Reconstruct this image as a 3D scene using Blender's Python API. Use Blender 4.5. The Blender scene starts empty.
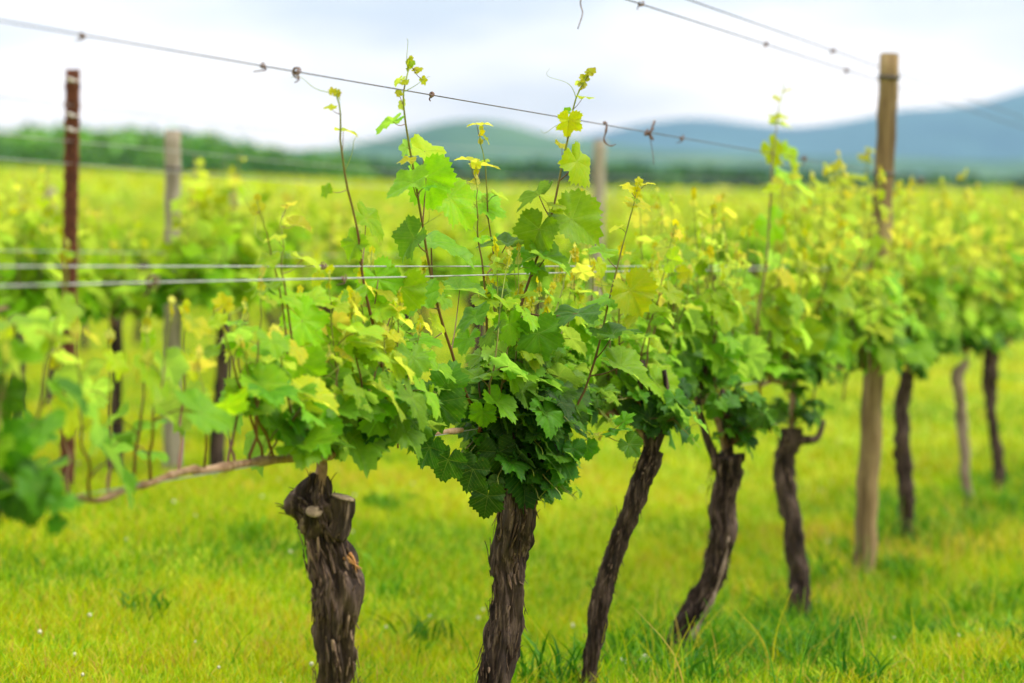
import bpy, math, random
import numpy as np
from mathutils import Vector, noise
R = math.radians
rs = np.random.RandomState(11)
random.seed(5)
sc = bpy.context.scene
COL = sc.collection

# ------------------------------------------------------------------ camera geometry
FPX = 2560.0; PITCH = math.atan((341.5-266)/FPX); EYE = 1.23
TH = math.atan(942/FPX); ST, CT, TT = math.sin(TH), math.cos(TH), math.tan(TH)
C1 = 2.51                                   # the front trellis row
def at(px, py, Y):
    """the point that lies Y metres ahead in the direction of a picture position"""
    x = (px-512)/FPX; y = (341.5-py)/FPX
    dy = math.cos(PITCH) + y*math.sin(PITCH); dz = -math.sin(PITCH) + y*math.cos(PITCH)
    return np.array([x*Y/dy, Y, EYE + dz*Y/dy])
def row_y(px, C=C1): return FPX*C/(1454-px)
def row_pt(C, Y, z=0.0, off=0.0):
    return np.array([Y*TT - C + off*CT, Y - off*ST, z])
DIRV = np.array([ST, CT, 0.0]); OUT = np.array([CT, -ST, 0.0])   # along the row, out of the row towards the viewer
def sstep(a, b, t):
    t = np.clip((t-a)/(b-a), 0, 1); return t*t*(3-2*t)
def ground_z(X, Y):
    X = np.asarray(X, float); Y = np.asarray(Y, float)
    p = (Y*TT - X - C1)*CT
    z = 0.24*sstep(0.5, 3.2, p)
    t = np.clip(Y-13, 0, 187)
    z = z + 0.0302*(t - 6*(1-np.exp(-t/6)))
    z = z - np.clip(X, -60, 60)*0.041*sstep(30, 190, Y)
    z = z - (0.14*np.exp(-((Y-9.7)/1.6)**2)+.05*sstep(7.5, 9, Y))*np.exp(-(p/0.9)**2)
    z = z + 0.018*np.sin(X*1.7+0.6*Y)*np.sin(Y*1.1-0.5*X) + 0.03*np.sin(X*0.45+1)*np.sin(Y*0.37)*sstep(8, 14, Y)
    return z

# ------------------------------------------------------------------ object helpers
def tag(o, label=None, cat=None, group=None, kind=None):
    if label: o['label'] = label
    if cat: o['category'] = cat
    if group: o['group'] = group
    if kind: o['kind'] = kind
    return o
def link(o, parent=None):
    COL.objects.link(o)
    if parent is not None: o.parent = parent
    return o
def empty(name, loc):
    o = bpy.data.objects.new(name, None); o.location = tuple(float(v) for v in loc)
    o.empty_display_size = 0.1
    return link(o)
def mesh_np(name, V, F, mat, smooth=True, attrs=None, second=None, second_from=0):
    V = np.ascontiguousarray(V, np.float32); F = np.ascontiguousarray(F, np.int32)
    me = bpy.data.meshes.new(name)
    me.vertices.add(len(V)); me.vertices.foreach_set('co', V.ravel())
    me.loops.add(F.size); me.loops.foreach_set('vertex_index', F.ravel())
    k = F.shape[1]
    me.polygons.add(len(F)); me.polygons.foreach_set('loop_start', np.arange(0, F.size, k, dtype=np.int32))
    me.polygons.foreach_set('use_smooth', np.full(len(F), smooth, dtype=bool))
    for nm, arr in (attrs or {}).items():
        a = me.attributes.new(nm, 'FLOAT_VECTOR', 'POINT')
        a.data.foreach_set('vector', np.ascontiguousarray(arr, np.float32).ravel())
    me.update(calc_edges=True)
    if mat is not None: me.materials.append(mat)
    if second is not None:
        me.materials.append(second); mi = np.zeros(len(F), np.int32); mi[second_from:] = 1; me.polygons.foreach_set('material_index', mi)
    return me
class MB:
    """collects triangles for ONE mesh"""
    def __init__(s): s.V=[]; s.F=[]; s.A=[]; s.n=0
    def add(s, V, F, A=None):
        V = np.asarray(V, float); s.V.append(V); s.F.append(np.asarray(F, int)+s.n); s.n += len(V)
        s.A.append(np.zeros((len(V), 3)) if A is None else A)
    def mesh(s, name, mat, origin=(0,0,0), smooth=True, attr=None):
        V = np.concatenate(s.V) - np.asarray(origin)
        return mesh_np(name, V, np.concatenate(s.F), mat, smooth, {attr: np.concatenate(s.A)} if attr else None)
    def obj(s, name, mat, parent=None, origin=(0,0,0), smooth=True, attr=None):
        return link(bpy.data.objects.new(name, s.mesh(name, mat, origin, smooth, attr)), parent)

def unit(v):
    v = np.asarray(v, float); return v/(np.linalg.norm(v)+1e-12)
def spline(pts, n):
    """Catmull-Rom through pts, n samples"""
    P = np.asarray(pts, float)
    if len(P) == 2: return P[0] + (P[1]-P[0])*np.linspace(0, 1, n)[:, None]
    P = np.vstack([2*P[0]-P[1], P, 2*P[-1]-P[-2]])
    m = len(P)-3; u = np.linspace(0, m-1e-6, n); i = u.astype(int); t = (u-i)[:, None]
    a, b, c, d = P[i], P[i+1], P[i+2], P[i+3]
    return 0.5*(2*b+(c-a)*t+(2*a-5*b+4*c-d)*t*t+(3*b-a-3*c+d)*t**3)
def tube(path, rad, sides=8, disp=None, cap=True):
    P = np.asarray(path, float); n = len(P); rad = np.broadcast_to(np.asarray(rad, float), (n,))
    T = np.gradient(P, axis=0); T /= np.linalg.norm(T, axis=1)[:, None]+1e-12
    u = np.cross(T[0], [0.31, 0.9, 0.2]); u = unit(u); U = np.zeros((n, 3)); U[0] = u
    for i in range(1, n):
        u = U[i-1] - T[i]*np.dot(U[i-1], T[i]); U[i] = unit(u)
    W = np.cross(T, U)
    a = np.linspace(0, 2*math.pi, sides, endpoint=False)
    r = np.repeat(rad[:, None], sides, 1)
    if disp is not None: r = r*(1+disp)
    V = P[:, None, :] + r[:, :, None]*(np.cos(a)[None, :, None]*U[:, None, :] + np.sin(a)[None, :, None]*W[:, None, :])
    V = V.reshape(-1, 3)
    i, j = np.meshgrid(np.arange(n-1), np.arange(sides), indexing='ij'); j2 = (j+1) % sides
    A, B, C, D = i*sides+j, i*sides+j2, (i+1)*sides+j2, (i+1)*sides+j
    F = np.concatenate([np.stack([A, B, C], -1).reshape(-1, 3), np.stack([A, C, D], -1).reshape(-1, 3)])
    if cap:
        k = len(V); V = np.vstack([V, P[0], P[-1]])
        jj = np.arange(sides); j3 = (jj+1) % sides
        F = np.vstack([F, np.stack([np.full(sides, k), j3, jj], -1), np.stack([np.full(sides, k+1), (n-1)*sides+jj, (n-1)*sides+j3], -1)])
    return V, F
def box(c, h, rot=None):
    V = np.array([[x, y, z] for x in (-1, 1) for y in (-1, 1) for z in (-1, 1)], float)*np.asarray(h)
    if rot is not None: V = V @ np.asarray(rot).T
    Q = [(0,1,3,2),(4,6,7,5),(0,4,5,1),(2,3,7,6),(0,2,6,4),(1,5,7,3)]
    F = [t for q in Q for t in ((q[0],q[1],q[2]),(q[0],q[2],q[3]))]
    return V+np.asarray(c), F

# ------------------------------------------------------------------ materials
class NT:
    def __init__(s, name, tree=None):
        if tree is None:
            s.m = bpy.data.materials.new(name); s.m.use_nodes = True; s.t = s.m.node_tree
        else: s.t = tree
        s.t.nodes.clear()
    def n(s, typ, ins=None, **kw):
        nd = s.t.nodes.new(typ)
        for k, v in kw.items(): setattr(nd, k, v)
        for k, v in (ins or {}).items():
            if isinstance(v, bpy.types.NodeSocket): s.t.links.new(v, nd.inputs[k])
            else: nd.inputs[k].default_value = v
        return nd
    def math(s, op, a, b=0.0, c=0.0, clamp=False):
        return s.n('ShaderNodeMath', {0: a, 1: b, 2: c}, operation=op, use_clamp=clamp).outputs[0]
    def ramp(s, fac, stops, interp='LINEAR'):
        nd = s.n('ShaderNodeValToRGB', {0: fac}); cr = nd.color_ramp; cr.interpolation = interp
        while len(cr.elements) < len(stops): cr.elements.new(0.5)
        for e, (p, c) in zip(cr.elements, stops): e.position = p; e.color = (*c, 1)
        return nd.outputs[0]
    def mix(s, fac, a, b, blend='MIX'):
        nd = s.n('ShaderNodeMix', {0: fac}, data_type='RGBA', blend_type=blend)
        for k, v in ((6, a), (7, b)):
            if isinstance(v, bpy.types.NodeSocket): s.t.links.new(v, nd.inputs[k])
            else: nd.inputs[k].default_value = (*v, 1)
        return nd.outputs[2]
    def noise(s, vec, scale, detail=3, rough=.55):
        ins = {'Scale': scale, 'Detail': detail, 'Roughness': rough}
        if vec is not None: ins['Vector'] = vec
        return s.n('ShaderNodeTexNoise', ins).outputs['Fac']
    def mapping(s, vec, scale, loc=(0,0,0)):
        return s.n('ShaderNodeMapping', {'Vector': vec, 'Scale': scale, 'Location': loc}).outputs[0]
    def out(s, surf, vol=None):
        o = s.n('ShaderNodeOutputMaterial')
        if surf is not None: s.t.links.new(surf, o.inputs[0])
        if vol is not None: s.t.links.new(vol, o.inputs[1])
        return s.m

def leaf_material(name, stops, veins=True, trans=0.50, rough=0.46, spec=.17):
    N = NT(name)
    at_ = N.n('ShaderNodeAttribute', attribute_name='leafdata').outputs['Vector']   # x, y on the blade, z = age + 2*int(rnd)
    sp = N.n('ShaderNodeSeparateXYZ', {0: at_}).outputs
    rnd = N.math('MULTIPLY', N.math('FLOOR', N.math('MULTIPLY', sp[2], 0.5)), 0.05)
    age = N.math('MODULO', sp[2], 2.0)
    obj = N.n('ShaderNodeTexCoord').outputs['Object']
    mott = N.noise(obj, 60, 2)
    age2 = N.math('ADD', age, N.math('MULTIPLY', N.math('SUBTRACT', mott, 0.5), 0.26))
    col = N.ramp(age2, stops)
    bri = N.math('MULTIPLY_ADD', rnd, 0.5, 0.76)
    hs = N.n('ShaderNodeHueSaturation', {'Hue': N.math('MULTIPLY_ADD', rnd, 0.022, 0.489), 'Saturation': 1.0, 'Value': bri, 'Fac': 1.0, 'Color': col}).outputs[0]
    hs = N.mix(N.math('MULTIPLY', N.math('GREATER_THAN', N.noise(obj, 210, 1), .71), .45), hs, (.16, .11, .03))
    back = N.n('ShaderNodeNewGeometry').outputs['Backfacing']
    bump = None
    if veins:
        dmin = None
        for a in (0, 50, -50, 105, -105):
            ca, sa = math.cos(R(a)), math.sin(R(a))
            d = N.math('ABSOLUTE', N.math('SUBTRACT', N.math('MULTIPLY', sp[0], ca), N.math('MULTIPLY', sp[1], sa)))
            along = N.math('ADD', N.math('MULTIPLY', sp[0], sa), N.math('MULTIPLY', sp[1], ca))
            d = N.math('ADD', d, N.math('MULTIPLY', N.math('LESS_THAN', along, 0.0), 5.0))
            w = N.math('MULTIPLY', N.math('SUBTRACT', 1.15, along), 0.022)
            d = N.math('DIVIDE', d, w)
            # side veins, chevrons off every main vein
            dmin = d if dmin is None else N.math('MINIMUM', dmin, d)
        v1 = N.math('SUBTRACT', 1.0, dmin, clamp=True)
        # side veins: diagonal fine stripes mirrored over the midrib
        q = N.math('SUBTRACT', N.math('MULTIPLY', sp[1], 1.0), N.math('MULTIPLY', N.math('ABSOLUTE', sp[0]), 0.75))
        st = N.math('ABSOLUTE', N.math('SUBTRACT', N.math('FRACT', N.math('MULTIPLY', q, 6.5)), 0.5))
        v2 = N.math('MULTIPLY', N.math('SUBTRACT', 1.0, N.math('DIVIDE', st, 0.10), clamp=True), 0.45)
        v = N.math('MAXIMUM', v1, v2)
        hs = N.mix(N.math('MULTIPLY', v, 0.26), hs, (.34, .44, .09))
        h = N.math('ADD', N.math('MULTIPLY', v, -0.6), N.math('MULTIPLY', N.noise(obj, 160, 2), 0.5))
        bump = N.n('ShaderNodeBump', {'Strength': 0.45, 'Distance': 0.004, 'Height': h}).outputs[0]
    under = N.n('ShaderNodeHueSaturation', {'Hue': 0.5, 'Saturation': 0.82, 'Value': 1.18, 'Fac': 1.0, 'Color': hs}).outputs[0]
    base = N.mix(back, hs, under)
    tcol = N.mix(1.0, base, (1.7, 1.58, 0.65), 'MULTIPLY')
    ins = {'Base Color': base, 'Roughness': rough, 'Specular IOR Level': spec}
    if bump is not None: ins['Normal'] = bump
    p = N.n('ShaderNodeBsdfPrincipled', ins).outputs[0]
    t = N.n('ShaderNodeBsdfTranslucent', {'Color': tcol}).outputs[0]
    return N.out(N.n('ShaderNodeMixShader', {0: trans, 1: p, 2: t}).outputs[0])

LEAF_STOPS = [(0.0, (.44, .38, .008)), (.15, (.35, .40, .008)), (.38, (.19, .37, .008)), (.60, (.085, .235, .008)), (.82, (.030, .112, .007)), (1.0, (.010, .048, .006))]
M_leaf = leaf_material('vine leaf', LEAF_STOPS)
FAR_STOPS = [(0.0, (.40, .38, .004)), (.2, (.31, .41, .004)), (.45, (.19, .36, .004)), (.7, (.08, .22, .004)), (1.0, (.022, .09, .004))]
M_leaf_far = leaf_material('vine leaf farther rows', FAR_STOPS, veins=False, rough=.6, spec=.08)

def bark_material(name, dark, mid, light, zs=.10, scale=70, light_amt=.5):
    N = NT(name); o = N.n('ShaderNodeTexCoord').outputs['Object']
    f1 = N.noise(N.mapping(o, (1, 1, zs)), scale, 5, .65)
    f2 = N.noise(N.mapping(o, (1, 1, .35)), scale*.28, 4, .6)
    c = N.ramp(f1, [(.30, dark), (.52, mid), (.72, light)])
    c = N.mix(N.math('MULTIPLY', N.ramp(f2, [(.42, (0, 0, 0)), (.68, (1, 1, 1))]), light_amt), c, light)
    b = N.n('ShaderNodeBump', {'Strength': .9, 'Distance': .006, 'Height': f1}).outputs[0]
    return N.out(N.n('ShaderNodeBsdfPrincipled', {'Base Color': c, 'Roughness': .85, 'Specular IOR Level': .25, 'Normal': b}).outputs[0])
M_bark = bark_material('vine bark', (.002, .001, .0006), (.017, .0085, .005), (.19, .13, .095), .10, 70, .36)
M_bark_grey = bark_material('pale vine bark', (.07, .045, .03), (.20, .145, .10), (.36, .29, .22))
M_bark_pale = bark_material('sunlit bark edge', (.03, .02, .013), (.16, .11, .075), (.42, .33, .25), .2, 50)  # pale tone stands for sunlight along a trunk edge
M_flake = bark_material('peeling bark', (.003, .0016, .001), (.032, .015, .008), (.31, .205, .135), .35, 60, .35)
M_cut = bark_material('cut wood', (.07, .045, .028), (.19, .14, .085), (.34, .26, .16), 1, 90)
M_wound = bark_material('torn wood', (.22, .08, .03), (.42, .18, .06), (.5, .28, .12), .3, 60)
M_cane = bark_material('cane bark', (.10, .05, .028), (.22, .125, .07), (.38, .27, .18), 1, 55)
M_dry = bark_material('dried tendril', (.05, .025, .018), (.13, .07, .05), (.25, .17, .13), 1, 80)
M_post = bark_material('weathered post wood', (.030, .020, .011), (.17, .112, .048), (.36, .27, .13), .04, 38)
M_post_grey = bark_material('grey post wood', (.13, .11, .08), (.26, .225, .165), (.38, .34, .27), .06, 60)
def stem_material(name):
    N = NT(name)
    a = N.n('ShaderNodeAttribute', attribute_name='leafdata').outputs['Vector']
    s = N.n('ShaderNodeSeparateXYZ', {0: a}).outputs
    nz = N.noise(N.n('ShaderNodeTexCoord').outputs['Object'], 45, 3)
    f = N.math('ADD', s[0], N.math('MULTIPLY', N.math('SUBTRACT', nz, .5), .5))
    c = N.ramp(f, [(.0, (.13, .045, .022)), (.40, (.13, .065, .025)), (.66, (.15, .15, .022)), (1., (.25, .35, .03))])
    return N.out(N.n('ShaderNodeBsdfPrincipled', {'Base Color': c, 'Roughness': .5, 'Specular IOR Level': .35}).outputs[0])
M_stem = stem_material('green shoot stem')
def plain(name, c, rough=.6, metal=0, nscale=0, c2=None):
    N = NT(name); col = c
    ins = {'Roughness': rough, 'Metallic': metal}
    if nscale:
        f = N.noise(N.n('ShaderNodeTexCoord').outputs['Object'], nscale, 5, .65)
        ins['Base Color'] = N.ramp(f, [(.35, c), (.65, c2)])
        ins['Normal'] = N.n('ShaderNodeBump', {'Strength': .4, 'Distance': .004, 'Height': f}).outputs[0]
    else: ins['Base Color'] = (*c, 1)
    return N.out(N.n('ShaderNodeBsdfPrincipled', ins).outputs[0])
M_wire = plain('galvanised wire', (.24, .245, .25), .45, .35, 30, (.42, .42, .42))
M_wire_dull = plain('dull wire', (.045, .038, .035), .7, .1, 30, (.10, .085, .08))
M_rust = plain('rusted steel', (.085, .025, .011), .75, .1, 35, (.20, .062, .025))
M_hook = plain('bright wire hook', (.5, .48, .45), .5, .3, 30, (.65, .6, .55))
M_clover = plain('clover blossom', (.36, .35, .20), .9, 0, 90, (.55, .54, .40))

def ground_material():
    N = NT('field ground'); o = N.n('ShaderNodeTexCoord').outputs['Object']
    f = N.noise(o, 1.3, 5, .6); g = N.noise(o, 14, 4, .6); k = N.noise(o, .05, 3, .5)
    c = N.ramp(N.math('ADD', N.math('MULTIPLY', f, .6), N.math('MULTIPLY', g, .4)),
               [(.34, (.06, .13, .004)), (.48, (.17, .25, .004)), (.60, (.28, .32, .006)), (.74, (.33, .27, .03))])
    c = N.mix(N.math('MULTIPLY', k, .4), c, (.22, .27, .02))
    b = N.n('ShaderNodeBump', {'Strength': .6, 'Distance': .03, 'Height': g}).outputs[0]
    return N.out(N.n('ShaderNodeBsdfPrincipled', {'Base Color': c, 'Roughness': .9, 'Specular IOR Level': .1, 'Normal': b}).outputs[0])
M_ground = ground_material()
def grass_material():
    N = NT('grass blades')
    s = N.n('ShaderNodeSeparateXYZ', {0: N.n('ShaderNodeAttribute', attribute_name='leafdata').outputs['Vector']}).outputs
    c = N.ramp(s[0], [(0, (.022, .13, .002)), (.30, (.10, .28, .002)), (.58, (.29, .43, .002)), (.82, (.43, .42, .004)), (1, (.42, .30, .06))])
    c = N.mix(1.0, c, N.n('ShaderNodeCombineXYZ', {0: s[1], 1: s[1], 2: s[1]}).outputs[0], 'MULTIPLY')
    p = N.n('ShaderNodeBsdfPrincipled', {'Base Color': c, 'Roughness': .6, 'Specular IOR Level': .2}).outputs[0]
    t = N.n('ShaderNodeBsdfTranslucent', {'Color': N.mix(1.0, c, (1.4, 1.3, .8), 'MULTIPLY')}).outputs[0]
    return N.out(N.n('ShaderNodeMixShader', {0: .38, 1: p, 2: t}).outputs[0])
M_grass = grass_material()
def hill_material(name, a, b, scale):
    N = NT(name); o = N.n('ShaderNodeTexCoord').outputs['Object']
    c = N.ramp(N.noise(o, scale, 5, .6), [(.35, a), (.65, b)])
    return N.out(N.n('ShaderNodeBsdfPrincipled', {'Base Color': c, 'Roughness': .95, 'Specular IOR Level': .05}).outputs[0])
M_hill = hill_material('haze-tinted forest', (.014, .04, .034), (.035, .08, .06), .004)  # forest green shifted to blue, part of the distance haze is in the colour
M_hill_near = hill_material('wooded hill', (.02, .06, .02), (.07, .13, .035), .012)
M_track = hill_material('track soil', (.22, .19, .13), (.33, .29, .20), .6)
M_wood = leaf_material('far tree leaves', [(0, (.13, .33, .006)), (.5, (.045, .17, .006)), (1, (.010, .045, .006))], veins=False, trans=.25, rough=.7)

# ------------------------------------------------------------------ leaf shapes
def leaf_template(nb, rings, rng, simple=False):
    ph = np.linspace(-178, 178, nb)
    dl = rng.uniform(.35, 1.55); wl = rng.uniform(.92, 1.08)
    ca = [0, 12, 26, 38, 52, 66, 82, 96, 115, 135, 155, 170, 178]
    full = [1.0, .95, .87, .85, .90, .87, .81, .79, .81, .77, .69, .56, .16]
    dip = [0, 0, .13, .08, 0, 0, .13, .08, 0, 0, 0, 0, 0]
    r = np.interp(np.abs(ph), ca, np.array(full)-np.array(dip)*dl)
    if not simple:
        r = r*(1+np.where(np.arange(nb) % 2 == 0, .065, -.055))*(1+rng.uniform(-.03, .03, nb))
    rr = np.array(rings)
    X = (rr[:, None]*r*np.sin(np.radians(ph))*wl).ravel(); Y = (rr[:, None]*r*np.cos(np.radians(ph))).ravel()
    PH = np.tile(ph, len(rr)); RR = np.repeat(rr, nb)
    fold, dr, ed = rng.uniform(.05, .5), rng.uniform(.1, .75), rng.uniform(.0, .45)
    Z = fold*np.abs(X) - dr*np.clip(Y, -.2, 2)**2*.6 - ed*X*X + .07*RR**2*np.sin(np.radians(PH)*5+rng.uniform(0, 6)) + .035*RR**2*np.sin(np.radians(PH)*9+rng.uniform(0, 6))
    vein = np.array([0, 50, -50, 105, -105, 175, -175])
    dv = np.min(np.abs(PH[:, None]-vein[None, :]), 1)/27.
    Z = Z + .10*RR*(1-RR*.45)*np.sin(np.clip(dv, 0, 1)*math.pi/2)
    V = np.vstack([[0, 0, 0], np.stack([X, Y, Z], -1)])
    F = []
    for j in range(nb-1): F.append((0, 1+j+1, 1+j))
    for i in range(len(rr)-1):
        for j in range(nb-1):
            a, b, c, d = 1+i*nb+j, 1+i*nb+j+1, 1+(i+1)*nb+j+1, 1+(i+1)*nb+j
            F += [(a, b, c), (a, c, d)]
    return V, np.array(F)
T_HI = [leaf_template(57, (.4, .75, 1), rs) for _ in range(10)]
T_MID = [leaf_template(29, (.55, 1), rs) for _ in range(8)]
T_LOW = [leaf_template(13, (1,), rs, True) for _ in range(6)]
def add_leaf(mb, T, pos, tip, nrm, size, age, rng):
    V, F = T[rng.randint(len(T))]
    y = unit(tip); z = nrm - y*np.dot(nrm, y); z = unit(z); x = np.cross(y, z)
    P = pos + size*(V[:, :1]*x + V[:, 1:2]*y + V[:, 2:]*z)
    A = np.stack([V[:, 0], V[:, 1], np.full(len(V), min(max(age, 0), 1.0) + 2*rng.randint(0, 20))], -1)
    mb.add(P, F, A)
def stem_attr(V, a): return np.tile([a, 0, 0], (len(V), 1))

# ------------------------------------------------------------------ shoots
def make_shoot(path, r0, vine, org, T, rng, leaf_size=.075, density=1.0, age0=.78, age1=.05, tendrils=0, wild=1.0, leaves=True, skip_base=.06, hand=(), skip_tip=0., tipl=True, sides=6, bias=0.0):
    """one green shoot: stem mesh with its petioles, and a child 'leaves'; hand = leaves given one by one"""
    P = spline(path, 22); P[1:-1] += np.stack([np.convolve(rng.normal(0, .0045, 24), [.3, .4, .3], 'valid')[1:-1] for _ in range(3)], 1); L = np.sum(np.linalg.norm(np.diff(P, axis=0), axis=1))
    sm = MB(); lm = MB()
    rad = np.linspace(r0, r0*.32, len(P))
    nn = np.linspace(0, L/.06, len(P)); rad = rad*(1+.22*np.exp(-((nn % 1)-.5)**2/.02))
    V, F = tube(P, rad, sides)
    tt = np.clip(np.repeat(np.linspace(0, 1, len(P)), sides), 0, 1); A = np.zeros((len(V), 3)); A[:len(tt), 0] = tt*.95
    sm.add(V, F, A)
    side = rng.choice([-1, 1]); n = int(max(3, L/.062*density))
    if leaves:
        for k in range(n):
            t = (k+.4+rng.uniform(-.2, .2))/n
            if t < skip_base or t > 1-skip_tip: continue
            i = min(int(t*21), 20); p = P[i] + (P[i+1]-P[i])*(t*21-i)
            side = -side
            for extra in range(2 if rng.rand() < .35*density and t < .7 else 1):
                az = rng.uniform(-.9, .9) + (0 if side > 0 else math.pi)
                o = OUT*math.cos(az+math.pi/2*rng.choice([0, 1])) + DIRV*math.sin(az)
                o = unit(o + OUT*bias)
                sz = leaf_size*(1-.80*t**1.7)*rng.uniform(.72, 1.18)*(.72 if extra else 1)
                pl = sz*rng.uniform(.5, 1.15)
                j = p + pl*unit(o + np.array([0, 0, rng.uniform(.1, .9)]))
                tip = unit(o*rng.uniform(.4, 1) + np.array([0, 0, rng.uniform(-1.05, .15)])*wild + rng.normal(0, .25, 3))
                nrm = np.array([0, 0, 1.0]) + o*rng.uniform(0, .9) + OUT*rng.uniform(-.1, .55) + rng.normal(0, .33, 3)
                age = age0 + (age1-age0)*t**1.15 + rng.normal(0, .10)
                q = spline([p, (p+j)/2 + np.array([0, 0, .15*pl]), j], 5)
                V, F = tube(q, np.linspace(.0016, .0011, 5)*max(.7, sz/.07), 4, cap=False); sm.add(V, F, stem_attr(V, .25+.5*t))
                add_leaf(lm, T, j, tip, nrm, sz, age, rng)
        for k in range(4 if tipl else 0):      # unfolding tip
            d = unit(P[-1]-P[-3]); o = unit(rng.normal(0, 1, 3))
            add_leaf(lm, T, P[-1]-d*.012*k, d+o*.5, o, rng.uniform(.008, .016), rng.uniform(0, .2), rng)
    for (px, py, w, ang, tilt, age, dz) in hand:
        Yp = dz if dz > 3 else row_y(px) + dz; c = at(px, py, Yp); sz = w*Yp/FPX/1.62
        a = R(ang); tip = np.array([math.cos(a), 0, math.sin(a)]); face = np.array([0.05, -1, .12])
        tilt = tilt + rng.uniform(8, 26); nrm = face*math.cos(R(tilt)) + np.array([0, .25, 1.0])*math.sin(R(tilt)) + rng.normal(0, .10, 3)
        tip = tip - face*rng.uniform(-.1, .30) ; tip = unit(tip - 0.0*nrm)
        j = c - tip*sz*.38
        i = int(np.argmin(np.linalg.norm(P-j, axis=1)-0.0)); i = max(i-1, 0); p = P[i]
        if np.linalg.norm(p-j) < .22:
            q = spline([p, (p+j)/2+np.array([0, 0, -.06*np.linalg.norm(p-j)]), j], 6)
            V, F = tube(q, np.linspace(.0018, .0012, 6)*max(.6, sz/.07), 5, cap=False); sm.add(V, F, stem_attr(V, .3))
        add_leaf(lm, T, j, tip, nrm, sz, age, rng)
    if not leaves and hand == (): pass
    s = sm.obj('shoot', M_stem, vine, org, attr='leafdata')
    if lm.n:
        lf = lm.obj('leaves', M_leaf, s, org, attr='leafdata')
    if tendrils:
        for k in range(tendrils):
            tm = MB()
            t = rng.uniform(.55, .97); i = int(t*20); p = P[i]; d = unit(rng.normal(0, 1, 3)*[1, .6, .4]+[0, 0, .6])
            ln = rng.uniform(.05, .11); e = np.cross(d, unit(rng.normal(0, 1, 3)))
            u = np.linspace(0, 1, 14)[:, None]; w_ = u**2*2.6
            q = p + ln*(u*d) + ln*.28*((1-np.cos(w_*1.6))*e)
            V, F = tube(q, np.linspace(.0011, .0005, 14), 4, cap=False); tm.add(V, F, stem_attr(V, .9))
            tm.obj('tendril', M_stem, s, org, attr='leafdata')
    return s

# ------------------------------------------------------------------ vine trunks
def trunk_mesh(path, radii, org, mat, rng, sides=40, n=90, rough=1.0, name='trunk'):
    P = spline(path, n); u = np.linspace(0, len(radii)-1, n); rad = np.interp(u, np.arange(len(radii)), radii)
    L = np.concatenate([[0], np.cumsum(np.linalg.norm(np.diff(P, axis=0), axis=1))])
    off = rng.uniform(0, 50)
    D = np.zeros((n, sides))
    for i in range(n):
        tw = L[i]*2.2
        for j in range(sides):
            a = 2*math.pi*j/sides + tw; c, s_ = math.cos(a), math.sin(a)
            r1 = 1-abs(noise.noise(Vector((c*2.6+off, s_*2.6, L[i]*6))))*2
            r2 = noise.noise(Vector((c*7+off, s_*7, L[i]*16+9)))
            r3 = noise.noise(Vector((c*1.1+off, s_*1.1, L[i]*5+3)))
            D[i, j] = rough*(.44*(r1-.62) + .30*r2 + .36*r3) - .10*min(rough, 1)
    P = P + np.stack([[noise.noise(Vector((off, 3, l*9))), noise.noise(Vector((off+7, 3, l*9))), 0] for l in L])*rad[:, None]*.25
    mb = MB(); V, F = tube(P, rad, sides, D); mb.add(V, F)
    return mb, P, rad
def bark_flakes(mb, P, rad, rng, count):
    for k in range(count):
        i = rng.randint(2, len(P)-3); T = unit(P[i+1]-P[i-1]); a = rng.uniform(0, 6.28)
        u = unit(np.cross(T, [.3, .9, .1])); w = np.cross(T, u); nrm = math.cos(a)*u + math.sin(a)*w; tn = np.cross(T, nrm)
        ln = rng.uniform(.010, .055)*rad[i]/.045; wd = rng.uniform(.001, .0055)*rad[i]/.045; lift = rng.uniform(.0, .016)*(1 if rng.rand() < .35 else .2)
        s = np.linspace(0, 1, 6); sg = rng.choice([-1, 1]); skew = rng.uniform(-.25, .25)
        base = P[i] + nrm*rad[i]*rng.uniform(.98, 1.12)
        c = base + T*(s*ln*sg)[:, None] + nrm*(lift*s**2)[:, None] + tn*(skew*ln*s)[:, None]
        ww = wd*np.array([.7, 1, 1, .9, .6, .1])
        V = np.concatenate([c-tn*ww[:, None], c+tn*ww[:, None], c+nrm*.0018])
        F = []
        for q in range(5):
            for A_, B_ in ((0, 12), (12, 6), (6, 0)):
                F += [(A_+q, B_+q, B_+q+1), (A_+q, B_+q+1, A_+q+1)]
        mb.add(V, F)

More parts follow.
